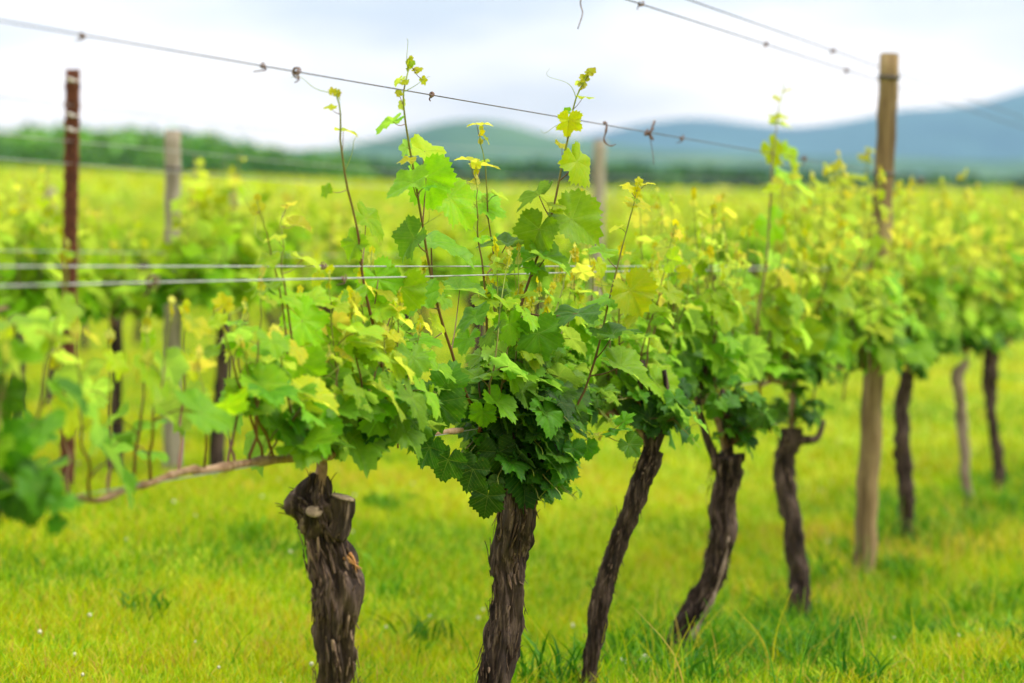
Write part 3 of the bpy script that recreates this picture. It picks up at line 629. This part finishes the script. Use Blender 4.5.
wire('nearer of two top wires running to the head of the leaning post', wpts(2.035), .0022, M_wire_dull, GW, [(583, 'dangle', .1), (640, 'knot', .013), (765, 'knot', .014), (845, 'knot', .016)])
wire('farther of two top wires running to the head of the leaning post', wpts(2.09, C1-.045, dz=-.02), .0022, M_wire_dull, GW, [(820, 'knot', .016)])
for z, lab in ((1.98, 'topmost faint wire of the second row'), (1.82, 'second faint wire from the top of the second row'), (1.72, 'pale blurred wire of the second row in front of the far bank'), (1.33, 'blurred wire among the leaves of the second row')):
    pts = []
    for Y in np.linspace(9, 40, 12):
        q = row_pt(6.15, Y); pts.append([q[0], q[1], z+float(ground_z(q[0], q[1]))-.26 + .0])
    wire(lab, pts, .0022, M_wire, 'wires of the second trellis row')

# ------------------------------------------------------------------ ground
def axis(a, b, step, far_lo, far_hi, g=1.16):
    xs = list(np.arange(a, b+step/2, step)); s = step; x = xs[-1]
    while x < far_hi: s *= g; x += s; xs.append(min(x, far_hi))
    s = step; x = xs[0]; lo = []
    while x > far_lo: s *= g; x -= s; lo.append(max(x, far_lo))
    return np.array(lo[::-1]+xs)
gx = axis(-24, 24, .4, -5200, 5200); gy = axis(-4, 62, .4, -120, 6800)
GX, GY = np.meshgrid(gx, gy, indexing='ij')
GZ = ground_z(GX, GY); nx, ny = GX.shape
i, j = np.meshgrid(np.arange(nx-1), np.arange(ny-1), indexing='ij')
Q = np.stack([i*ny+j, (i+1)*ny+j, (i+1)*ny+j+1, i*ny+j+1], -1).reshape(-1, 4)
g = link(bpy.data.objects.new('ground', mesh_np('ground', np.stack([GX, GY, GZ], -1).reshape(-1, 3), Q, M_ground))); tag(g, kind='structure')
# pale track along the far end of the rows
xs = np.linspace(-140, 140, 60); rows = []
for Y in np.linspace(192, 206, 5): rows.append(np.stack([xs, np.full(60, Y), ground_z(xs, np.full(60, Y))+.05], -1))
V = np.concatenate(rows); i, j = np.meshgrid(np.arange(4), np.arange(59), indexing='ij')
tk = link(bpy.data.objects.new('track', mesh_np('track', V, np.stack([i*60+j, i*60+j+1, (i+1)*60+j+1, (i+1)*60+j], -1).reshape(-1, 4), M_track))); tag(tk, kind='structure')

# ------------------------------------------------------------------ grass
def vnoise(X, Y, f, s):
    return (np.sin(X*f+s)*np.cos(Y*f*1.13-s*2)+.6*np.sin(X*f*2.3-Y*f*1.7+s*3)+.4*np.cos(X*f*4.1+Y*f*3.7+s))/2
def grass(n, ymin, ymax, seed, hgt, wid, pw=1.35):
    r = np.random.RandomState(seed)
    u = r.rand(n); Y = (ymin**(1-pw)+u*(ymax**(1-pw)-ymin**(1-pw)))**(1/(1-pw))
    X = r.uniform(-1, 1, n)*(.28*Y+.5)
    p = (Y*TT-X-C1)*CT
    cl = vnoise(X, Y, 2.6, 1.)+.5*vnoise(X, Y, 9., 2.)
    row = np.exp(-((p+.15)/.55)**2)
    H = hgt*r.uniform(.45, 1.25, n)*(1+.35*np.clip(cl, -1, 1.5))*(1+1.35*row*r.uniform(.2, 1, n)*sstep(6.8, 8.2, Y))
    a = r.uniform(0, 6.28, n); bend = r.uniform(.15, .95, n)*H
    W = wid*r.uniform(.6, 1.3, n)*(Y/8)**.35
    base = np.stack([X, Y, ground_z(X, Y)-.005], -1)
    dx = np.stack([np.cos(a), np.sin(a), np.zeros(n)], -1); sd = np.stack([-np.sin(a), np.cos(a), np.zeros(n)], -1)
    a2 = r.uniform(0, 6.28, n); sd = np.stack([np.cos(a2), np.sin(a2)*.5, np.zeros(n)], -1)
    up = np.array([0, 0, 1.])
    m1 = base + dx*(bend*.3)[:, None] + up*(H*.55)[:, None]; m2 = base + dx*bend[:, None] + up*H[:, None]*.95
    V = np.stack([base-sd*W[:, None], base+sd*W[:, None], m1-sd*(W*.8)[:, None], m1+sd*(W*.8)[:, None], m2], 1).reshape(-1, 3)
    k = np.arange(n)[:, None]*5
    F = np.concatenate([k+[0, 1, 3], k+[0, 3, 2], k+[2, 3, 4]])
    cl2 = vnoise(X, Y, .9, 5.)+.6*vnoise(X, Y, 1.9, 3.)
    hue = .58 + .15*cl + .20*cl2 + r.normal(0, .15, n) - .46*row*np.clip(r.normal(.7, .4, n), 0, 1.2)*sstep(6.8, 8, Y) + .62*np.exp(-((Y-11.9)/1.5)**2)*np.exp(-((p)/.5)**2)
    hue = np.where(r.rand(n) < .09, r.uniform(.85, 1, n), hue); val = r.uniform(.7, 1.15, n)*(1+.12*cl2)
    A = np.repeat(np.stack([np.clip(hue, 0, 1), val, val], -1), 5, 0)
    return V, F, A
gb = MB()
for args in ((185000, 6.3, 14, 1, .062, .0030), (70000, 14, 30, 2, .07, .0048), (40000, 30, 75, 3, .10, .010)):
    gb.add(*grass(*args))
go = gb.obj('grass', M_grass, None, attr='leafdata', smooth=False); tag(go, 'bright yellow-green mown grass between the vine rows', 'grass', kind='stuff')
# seed stems and long blades beside the front row
r = np.random.RandomState(9); sm = MB()
for k in range(420):
    Y = r.uniform(7.2, 12.5); off = r.normal(.12, .3); q = row_pt(C1, Y, 0, off); q[2] = float(ground_z(q[0], q[1])); h = r.uniform(.12, .28)
    lean = np.array([r.normal(0, .5), r.normal(0, .3), 0]); P = spline([q, q+lean*h*.2+[0, 0, h*.55], q+lean*h*.7+[0, 0, h]], 7)
    w = np.linspace(.0028, .0006, 7)*r.uniform(.6, 1.3); s = np.array([1, .2, 0])
    V = np.concatenate([P-s*w[:, None], P+s*w[:, None]]); F = [f for i_ in range(6) for f in ((i_, i_+7, i_+8), (i_, i_+8, i_+1))]
    hue = r.uniform(.15, .5) if r.rand() < .6 else r.uniform(.8, 1)
    sm.add(V, F, np.tile([hue, 1, 1], (14, 1)))
tr_ = np.random.RandomState(21)
spots = [(row_y(px)+tr_.normal(0, .05), tr_.normal(0, .10)) for px in (585, 675, 675, 800, 800, 865, 865, 908, 908, 968, 998) for _ in range(3)]
spots += [(tr_.uniform(7.6, 13.5), tr_.normal(.05, .32)) for _ in range(70)] + [(tr_.uniform(7.4, 11), tr_.uniform(-2.2, .9)) for _ in range(26)]
spots += [(tr_.uniform(7.5, 10.5), tr_.uniform(.15, 1.7)) for _ in range(60)]
for Y, off in spots:
    c0 = row_pt(C1, Y, 0, off); hue0 = tr_.uniform(.0, .38); hh = tr_.uniform(.09, .21)*(1 if abs(off) < .5 else .6)
    for q in range(34):
        q0 = c0 + [tr_.normal(0, .045), tr_.normal(0, .045), 0]; q0[2] = float(ground_z(q0[0], q0[1])); h = hh*tr_.uniform(.5, 1.15)
        lean = np.array([tr_.normal(0, .55), tr_.normal(0, .4), 0]); P = spline([q0, q0+lean*h*.25+[0, 0, h*.6], q0+lean*h*.85+[0, 0, h*tr_.uniform(.75, 1)]], 5)
        w = np.array([.7, 1, .9, .6, .1])*tr_.uniform(.0022, .0055); sd_ = unit([tr_.normal(), tr_.normal()*.5, 0])
        V = np.concatenate([P-sd_*w[:, None], P+sd_*w[:, None]]); F = [f for i_ in range(4) for f in ((i_, i_+5, i_+6), (i_, i_+6, i_+1))]
        sm.add(V, F, np.tile([np.clip(hue0+tr_.normal(0, .08), 0, 1), tr_.uniform(.75, 1.1), 1], (10, 1)))
so = sm.obj('grass', M_grass, None, attr='leafdata'); tag(so, 'longer grass tufts and pale seed stems along the front row', 'grass', kind='stuff')
# clover blossom scattered in the lawn
cm = MB()
for k in range(130):
    Y = 7 + 16*r.rand()**1.3; X = r.uniform(-1, 1)*(.22*Y+.3); z = float(ground_z(X, Y)); h = r.uniform(.03, .065); rr_ = r.uniform(.003, .007)
    q = np.array([X, Y, z+h]); cm.add(*tube([q-[0, 0, rr_], q-[0, 0, rr_*.4], q+[0, 0, rr_*.4], q+[0, 0, rr_]], [rr_*.4, rr_, rr_*.9, rr_*.3], 7))
co = cm.obj('clover_blossom', M_clover, None); tag(co, 'white clover blossom dotted through the grass', 'flowers', kind='stuff')
for (px, py, lab) in ((622, 664, 'left of two fluffy cream clover heads at the foot of the slender leaning vine'), (645, 660, 'right of two fluffy cream clover heads at the foot of the slender leaning vine')):
    q = at(px, py, 7.9); f = empty('clover_flower', (q[0], q[1], float(ground_z(q[0], q[1])))); tag(f, lab, 'flower', 'clover heads by the slender vine'); o_ = np.array(f.location)
    m = MB(); m.add(*tube(spline([o_, (o_+q)/2+[.006, 0, 0], q], 8), .0018, 6)); m.obj('stem', M_stem, f, o_, attr='leafdata')
    m = MB()
    for k in range(90):
        dd = unit(r.normal(0, 1, 3)+[0, 0, .3]); c0 = q+dd*.006; c1 = q+dd*r.uniform(.014, .020); m.add(*tube([c0, (c0+c1)/2, c1], [.0012, .003, .0015], 5))
    m.obj('flower_head', M_clover, f, o_)

# ------------------------------------------------------------------ vines of the rows behind
def far_vine_variant(seed, tall):
    r = np.random.RandomState(seed); fm = MB(); cm_ = MB()
    for a in (-1, 1):
        P = spline([[0, 0, .72], [.1*a, 0, .82], [.3*a, r.uniform(-.02, .02), .80], [.52*a, 0, .81]], 12); cm_.add(*tube(P, np.linspace(.013, .006, 12), 6))
    for k in range(22):
        x = r.uniform(-.52, .52); ln = r.uniform(.28, .62)*tall; p0 = np.array([x, 0, .8]); lean = np.array([r.normal(0, .16), r.normal(0, .22), .95])
        n = int(ln/.06)
        P = spline([p0, p0+lean*ln*.5, p0+lean*ln+[0, 0, .02]], 6); cm_.add(*tube(P, np.linspace(.004, .0015, 6), 4))
        for q in range(n+2):
            t = (q+.3)/(n+2); az = r.uniform(0, 6.28); o = np.array([math.cos(az), math.sin(az), 0])
            sz = .085*(1-.7*t**1.6)*r.uniform(.75, 1.2); j = p0+lean*ln*t + o*sz*.8 + [0, 0, .02]
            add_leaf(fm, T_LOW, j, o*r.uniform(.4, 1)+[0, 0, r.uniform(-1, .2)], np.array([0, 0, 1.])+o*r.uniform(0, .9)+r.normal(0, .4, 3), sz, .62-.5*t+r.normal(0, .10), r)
    lean = r.normal(0, .07, 2)
    tm, P, rad = trunk_mesh([[lean[0], lean[1], -.05], [lean[0]*.7, lean[1]*.5, .25], [lean[0]*-.4, lean[1]*-.2, .5], [0, 0, .78]], [.042, .034, .032, .038], None, M_bark, r, 12, 16, .8)
    tm2 = tm.mesh('trunk', M_bark); return tm2, cm_.mesh('cane', M_cane), fm.mesh('foliage', M_leaf_far, attr='leafdata')
VAR = [far_vine_variant(500+k, (.95, 1.1, .9, 1.15, 1.0, 1.05, .85, 1.2)[k]) for k in range(8)]
ORD = {2: 'second', 3: 'third', 4: 'fourth', 5: 'fifth', 6: 'sixth', 7: 'seventh', 8: 'eighth', 9: 'ninth', 10: 'tenth', 11: 'eleventh'}
def ord_(k): return ORD.get(k, 'distant')
r = np.random.RandomState(44); count = 0
SP = 3.45; ROWC = {k: 6.15+(k-2)*SP for k in range(2, 40)}
def back_vine(X, Y, k, label, group):
    global count
    v = empty('grape_vine', (X, Y, float(ground_z(X, Y)))); tag(v, label, 'grapevine', group)
    v.rotation_euler = (0, 0, math.pi/2-TH + (math.pi if r.rand() < .5 else 0) + r.normal(0, .06)); s = r.uniform(.92, 1.08); v.scale = (s, s, s*r.uniform(.95, 1.05))
    tm, cm_, fm = VAR[r.randint(8)]
    for nm, me in (('trunk', tm), ('cane', cm_), ('foliage', fm)): link(bpy.data.objects.new(nm, me), v)
    count += 1
def in_view(X, Y, m=1.0): return abs(X) < .2*Y + m
NEARLIM = 62
lab2 = {}
for k in range(2, 20):
    C = ROWC[k]; Y = (FPX*C/(1454+60))*1.0; Ystart = Y
    Y = Ystart + r.uniform(0, .9)
    while Y < NEARLIM and count < 285:
        q = row_pt(C, Y); px = 512+q[0]/q[1]*FPX
        if in_view(q[0], q[1]):
            ok = True
            if k == 2 and (-30 < px < 205 or 250 < px < 335): ok = False
            if k == 3 and px < 300 and r.rand() < .6: ok = False
            if ok and r.rand() > .06:
                if k == 2:
                    where = 'left of the rusty post' if px < 72 else 'around the grey post at left' if px < 260 else 'between the two grey wooden posts' if px < 600 else 'beyond the middle grey post'
                    lab = 'blurred yellow-green grapevine in the second row, '+where
                    grp = 'second-row grapevines '+where
                else:
                    lab = f'blurred yellow-green grapevine in the {ord_(k)} row back from the front one'; grp = f'grapevines of the {ord_(k)} row'
                back_vine(q[0]+r.normal(0, .04), Y, k, lab, grp)
        Y += CT*r.uniform(.95, 1.2)
G2 = 'second-row grapevines beside the rusty post'
for px, dC, lab, grp_ in ((222, .22, 'bright blurred grapevine just right of the grey wooden post at left', 'second-row grapevines around the grey post at left'), (116, -.30, 'blurred grapevine between the rusty post and the grey wooden post', G2), (18, -.30, 'blurred grapevine just left of the rusty post', G2)):
    Y = row_y(px, 6.15-dC); q = row_pt(6.15-dC, Y); back_vine(q[0], q[1], 2, lab, grp_)
# all the rows farther up the slope read as one mass
fm = MB(); Vs = []; Fs = []; As = []; n0 = 0
for k in range(2, 40):
    C = ROWC[k]; Y0 = max(NEARLIM, FPX*C/(1454+80)); 
    if Y0 > 188: continue
    Ys = []; Y = Y0
    n = int((188-Y0)/CT*24)
    Y = r.uniform(Y0, 188, n); off = r.normal(0, .16, n); X = Y*TT-C+off*CT
    keep = np.abs(X) < .22*Y+2; Y = Y[keep]; X = X[keep]; n = len(Y)
    if n == 0: continue
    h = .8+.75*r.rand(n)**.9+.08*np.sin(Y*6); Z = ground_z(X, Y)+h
    sz = r.uniform(.07, .15, n)*(1+Y/150); 
    a = r.normal(0, 1, (n, 3)); a /= np.linalg.norm(a, axis=1)[:, None]; b_ = np.cross(a, r.normal(0, 1, (n, 3))); b_ /= np.linalg.norm(b_, axis=1)[:, None]
    c = np.stack([X, Y, Z], -1)
    V = np.stack([c+a*sz[:, None], c+b_*sz[:, None]*.8, c-a*sz[:, None]*.8, c-b_*sz[:, None]*.9], 1).reshape(-1, 3)
    kk = np.arange(n)[:, None]*4; F = np.concatenate([kk+[0, 1, 2], kk+[0, 2, 3]])
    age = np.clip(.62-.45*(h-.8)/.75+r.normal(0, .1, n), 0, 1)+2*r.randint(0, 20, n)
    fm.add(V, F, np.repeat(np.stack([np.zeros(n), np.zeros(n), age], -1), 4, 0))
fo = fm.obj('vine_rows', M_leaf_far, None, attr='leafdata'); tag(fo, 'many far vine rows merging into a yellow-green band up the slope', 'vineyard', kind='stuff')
# far posts scattered in the rows behind
r = np.random.RandomState(71)
for k, (px, C) in enumerate(((52, 13.05), (236, 16.5), (610, 16.5))):
    Y = row_y(px, C); q = row_pt(C, Y); q[2] = float(ground_z(q[0], q[1]))
    wooden_post(q, q+[r.normal(0, .03), 0, 1.55], .045, 'faint blurred post among the rows farther up the slope', M_post_grey, 'faint posts farther up the slope', (), 40+k)

# ------------------------------------------------------------------ far woods
def woods(label, pts, Yr, seed, hue, dens, bank=True):
    r = np.random.RandomState(seed); mb = MB()
    xs_ = np.arange(pts[0][0], pts[-1][0], dens)
    for px in xs_:
        for dpt in range(3):
            Y = r.uniform(*Yr) ; top = np.interp(px, [p[0] for p in pts], [p[1] for p in pts]) + r.uniform(-2.5, 5) + dpt*2
            q = at(px+r.uniform(-dens, dens), top, Y); gz = float(ground_z(q[0], q[1])); H = max(3., q[2]-gz)
            cr = r.uniform(.34, .5)*H; n = 420
            d = r.normal(0, 1, (n, 3)); d /= np.linalg.norm(d, axis=1)[:, None]; rad = r.uniform(.62, 1.0, n)
            lump = 1+.22*np.sin(d[:, 0]*5+px)*np.sin(d[:, 2]*6+px*.7)
            c = np.array([q[0], q[1], gz+H*.55]) + d*(rad*lump)[:, None]*[cr, cr, H*.46]
            sz = r.uniform(.35, .8, n)*H/10
            a = unit_rows(r.normal(0, 1, (n, 3))); b_ = unit_rows(np.cross(a, r.normal(0, 1, (n, 3))))
            V = np.stack([c+a*sz[:, None], c+b_*sz[:, None], c-a*sz[:, None], c-b_*sz[:, None]], 1).reshape(-1, 3)
            kk = np.arange(n)[:, None]*4; F = np.concatenate([kk+[0, 1, 2], kk+[0, 2, 3]])
            age = np.clip(hue+r.normal(0, .18)+r.normal(0, .12, n), 0, 1)+2*r.randint(0, 20, n)
            mb.add(V, F, np.repeat(np.stack([np.zeros(n), np.zeros(n), age], -1), 4, 0))
    o = mb.obj('woods', M_wood, None, attr='leafdata'); tag(o, label, 'woods', kind='stuff')
def unit_rows(a): return a/(np.linalg.norm(a, axis=1)[:, None]+1e-9)
woods('bright green wooded bank on the skyline at left', [(-120, 134), (0, 131), (80, 129), (130, 131), (190, 134), (230, 141), (270, 149), (300, 154), (350, 158)], (285, 330), 61, .36, 9)
woods('dark green line of trees below the blue hills', [(300, 160), (450, 163), (560, 164), (640, 165), (760, 170), (900, 175), (1024, 178), (1150, 180)], (390, 450), 62, .8, 9)

# ------------------------------------------------------------------ hills
def hill(label, Y, prof, depth, mat, seed):
    xs_ = np.linspace(prof[0][0], prof[-1][0], 220); n = 40
    X = (xs_-512)/FPX*Y
    top = np.interp(xs_, [p[0] for p in prof], [p[1] for p in prof]); k = np.array([.06, .12, .2, .24, .2, .12, .06]); top = np.convolve(np.pad(top, 3, 'edge'), k, 'valid')
    H = EYE + (266-top)/FPX*Y
    V = []
    for j in range(n):
        t = j/(n-1); f = np.sin(t*math.pi)**1.2 if t < .5 else np.sin(t*math.pi)
        yy = Y + (t-.5)*depth
        nz = np.array([noise.noise(Vector((x/Y*22+seed, t*5, seed)))+.5*noise.noise(Vector((x/Y*55+seed, t*12, seed))) for x in X])
        z = 6 + (H-6)*f + nz*H*.10*math.sin(t*2*math.pi if t < .5 else 0)
        V.append(np.stack([X*yy/Y, np.full(220, yy), z], -1))
    V = np.concatenate(V); i, j = np.meshgrid(np.arange(n-1), np.arange(219), indexing='ij')
    F = np.stack([i*220+j, i*220+j+1, (i+1)*220+j+1, (i+1)*220+j], -1).reshape(-1, 4)
    o = link(bpy.data.objects.new('hills', mesh_np('hills', V, F, mat))); tag(o, label, 'hills', kind='structure')
hill('low green-grey hill in the middle distance', 2600, [(-700, 160), (-200, 158), (60, 155), (200, 153), (290, 152), (340, 147), (385, 138), (425, 127), (470, 121), (505, 124), (540, 134), (580, 143), (640, 150), (760, 156), (900, 160), (1024, 162), (1400, 158), (1800, 165)], 900, M_hill_near, 3.3)
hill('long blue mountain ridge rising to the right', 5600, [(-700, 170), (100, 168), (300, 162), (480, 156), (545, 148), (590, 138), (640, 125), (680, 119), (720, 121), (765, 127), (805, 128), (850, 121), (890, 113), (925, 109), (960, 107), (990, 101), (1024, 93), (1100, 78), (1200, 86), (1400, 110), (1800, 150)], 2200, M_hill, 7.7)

# ------------------------------------------------------------------ air
V, F = box((0, 3850, 447), (5250, 4050, 453)); 
V = np.array([[x, y, z] for x in (-5300, 5300) for y in (-130, 6900) for z in (-6, 700)], float)
N = NT('haze air'); hv = N.n('ShaderNodeVolumePrincipled', {'Color': (.37, .66, 1.0, 1), 'Density': 1.12e-4, 'Anisotropy': 0.0}); N.out(None, hv.outputs[0])
hz = link(bpy.data.objects.new('haze', mesh_np('haze', V, F, N.m, smooth=False))); tag(hz, 'thin blue haze in the air over the valley', 'haze', kind='stuff')

# ------------------------------------------------------------------ sky, sun, camera
SUN_EL, SUN_AZ = R(52), R(98)       # azimuth from +Y (ahead) towards +X
w = bpy.data.worlds.new('World'); sc.world = w; w.use_nodes = True
N = NT('', w.node_tree)
sky = N.n('ShaderNodeTexSky', sky_type='NISHITA', sun_disc=False, sun_elevation=SUN_EL, sun_rotation=SUN_AZ, air_density=1.0, dust_density=2.0)
d = N.n('ShaderNodeTexCoord').outputs['Generated']; sx = N.n('ShaderNodeSeparateXYZ', {0: d}).outputs
cv = N.n('ShaderNodeMapping', {'Vector': d, 'Scale': (1.0, 1.0, 3.6), 'Location': (.3, .1, .0)}).outputs[0]
c1 = N.noise(cv, 5.5, 4, .5); 
cl = N.ramp(c1, [(.37, (2.45, 2.42, 2.38)), (.48, (3.4, 3.3, 3.2)), (.60, (4.5, 4.32, 4.15))])
zen = N.math('MULTIPLY_ADD', N.n('ShaderNodeMapRange', {'Value': sx[2], 'From Min': .14, 'From Max': .9, 'To Min': 0.0, 'To Max': 1.0}, interpolation_type='SMOOTHSTEP').outputs[0], 1.4, 1.0)
cl = N.mix(1.0, cl, N.n('ShaderNodeCombineXYZ', {0: zen, 1: zen, 2: zen}).outputs[0], 'MULTIPLY')
hor = N.n('ShaderNodeMapRange', {'Value': sx[2], 'From Min': .02, 'From Max': .22, 'To Min': 1.0, 'To Max': 0.0}, interpolation_type='SMOOTHSTEP').outputs[0]
cl = N.mix(hor, cl, N.mix(1.0, cl, (1.52, 1.26, 1.06), 'MULTIPLY'))
mx = N.mix(.93, sky.outputs[0], cl)
bg = N.n('ShaderNodeBackground', {'Color': mx, 'Strength': .1})
wo = N.n('ShaderNodeOutputWorld'); N.t.links.new(bg.outputs[0], wo.inputs[0])
sl = bpy.data.lights.new('sun', 'SUN'); sl.energy = 1.5; sl.angle = R(22); sl.color = (1, .96, .88)
so = link(bpy.data.objects.new('sun', sl))
dirn = Vector((math.sin(SUN_AZ)*math.cos(SUN_EL), math.cos(SUN_AZ)*math.cos(SUN_EL), math.sin(SUN_EL)))
so.rotation_euler = dirn.to_track_quat('Z', 'Y').to_euler(); so.location = (0, 0, 20)
cam = bpy.data.cameras.new('camera'); cam.sensor_width = 36; cam.lens = FPX*36/1024; cam.clip_start = .05; cam.clip_end = 20000
cam.dof.use_dof = True; cam.dof.focus_distance = 6.45; cam.dof.aperture_fstop = 2.15
co = link(bpy.data.objects.new('camera', cam)); co.location = (0, 0, EYE); co.rotation_euler = (R(90)-PITCH, 0, 0)
sc.camera = co
sc.view_settings.view_transform = 'Standard'; sc.view_settings.look = 'None'; sc.view_settings.gamma = 1; sc.view_settings.exposure = 1.66
cy = sc.cycles
cy.max_bounces = 7; cy.diffuse_bounces = 4; cy.glossy_bounces = 2; cy.transmission_bounces = 4; cy.volume_bounces = 0; cy.transparent_max_bounces = 4
cy.use_denoising = True; cy.sample_clamp_indirect = 6
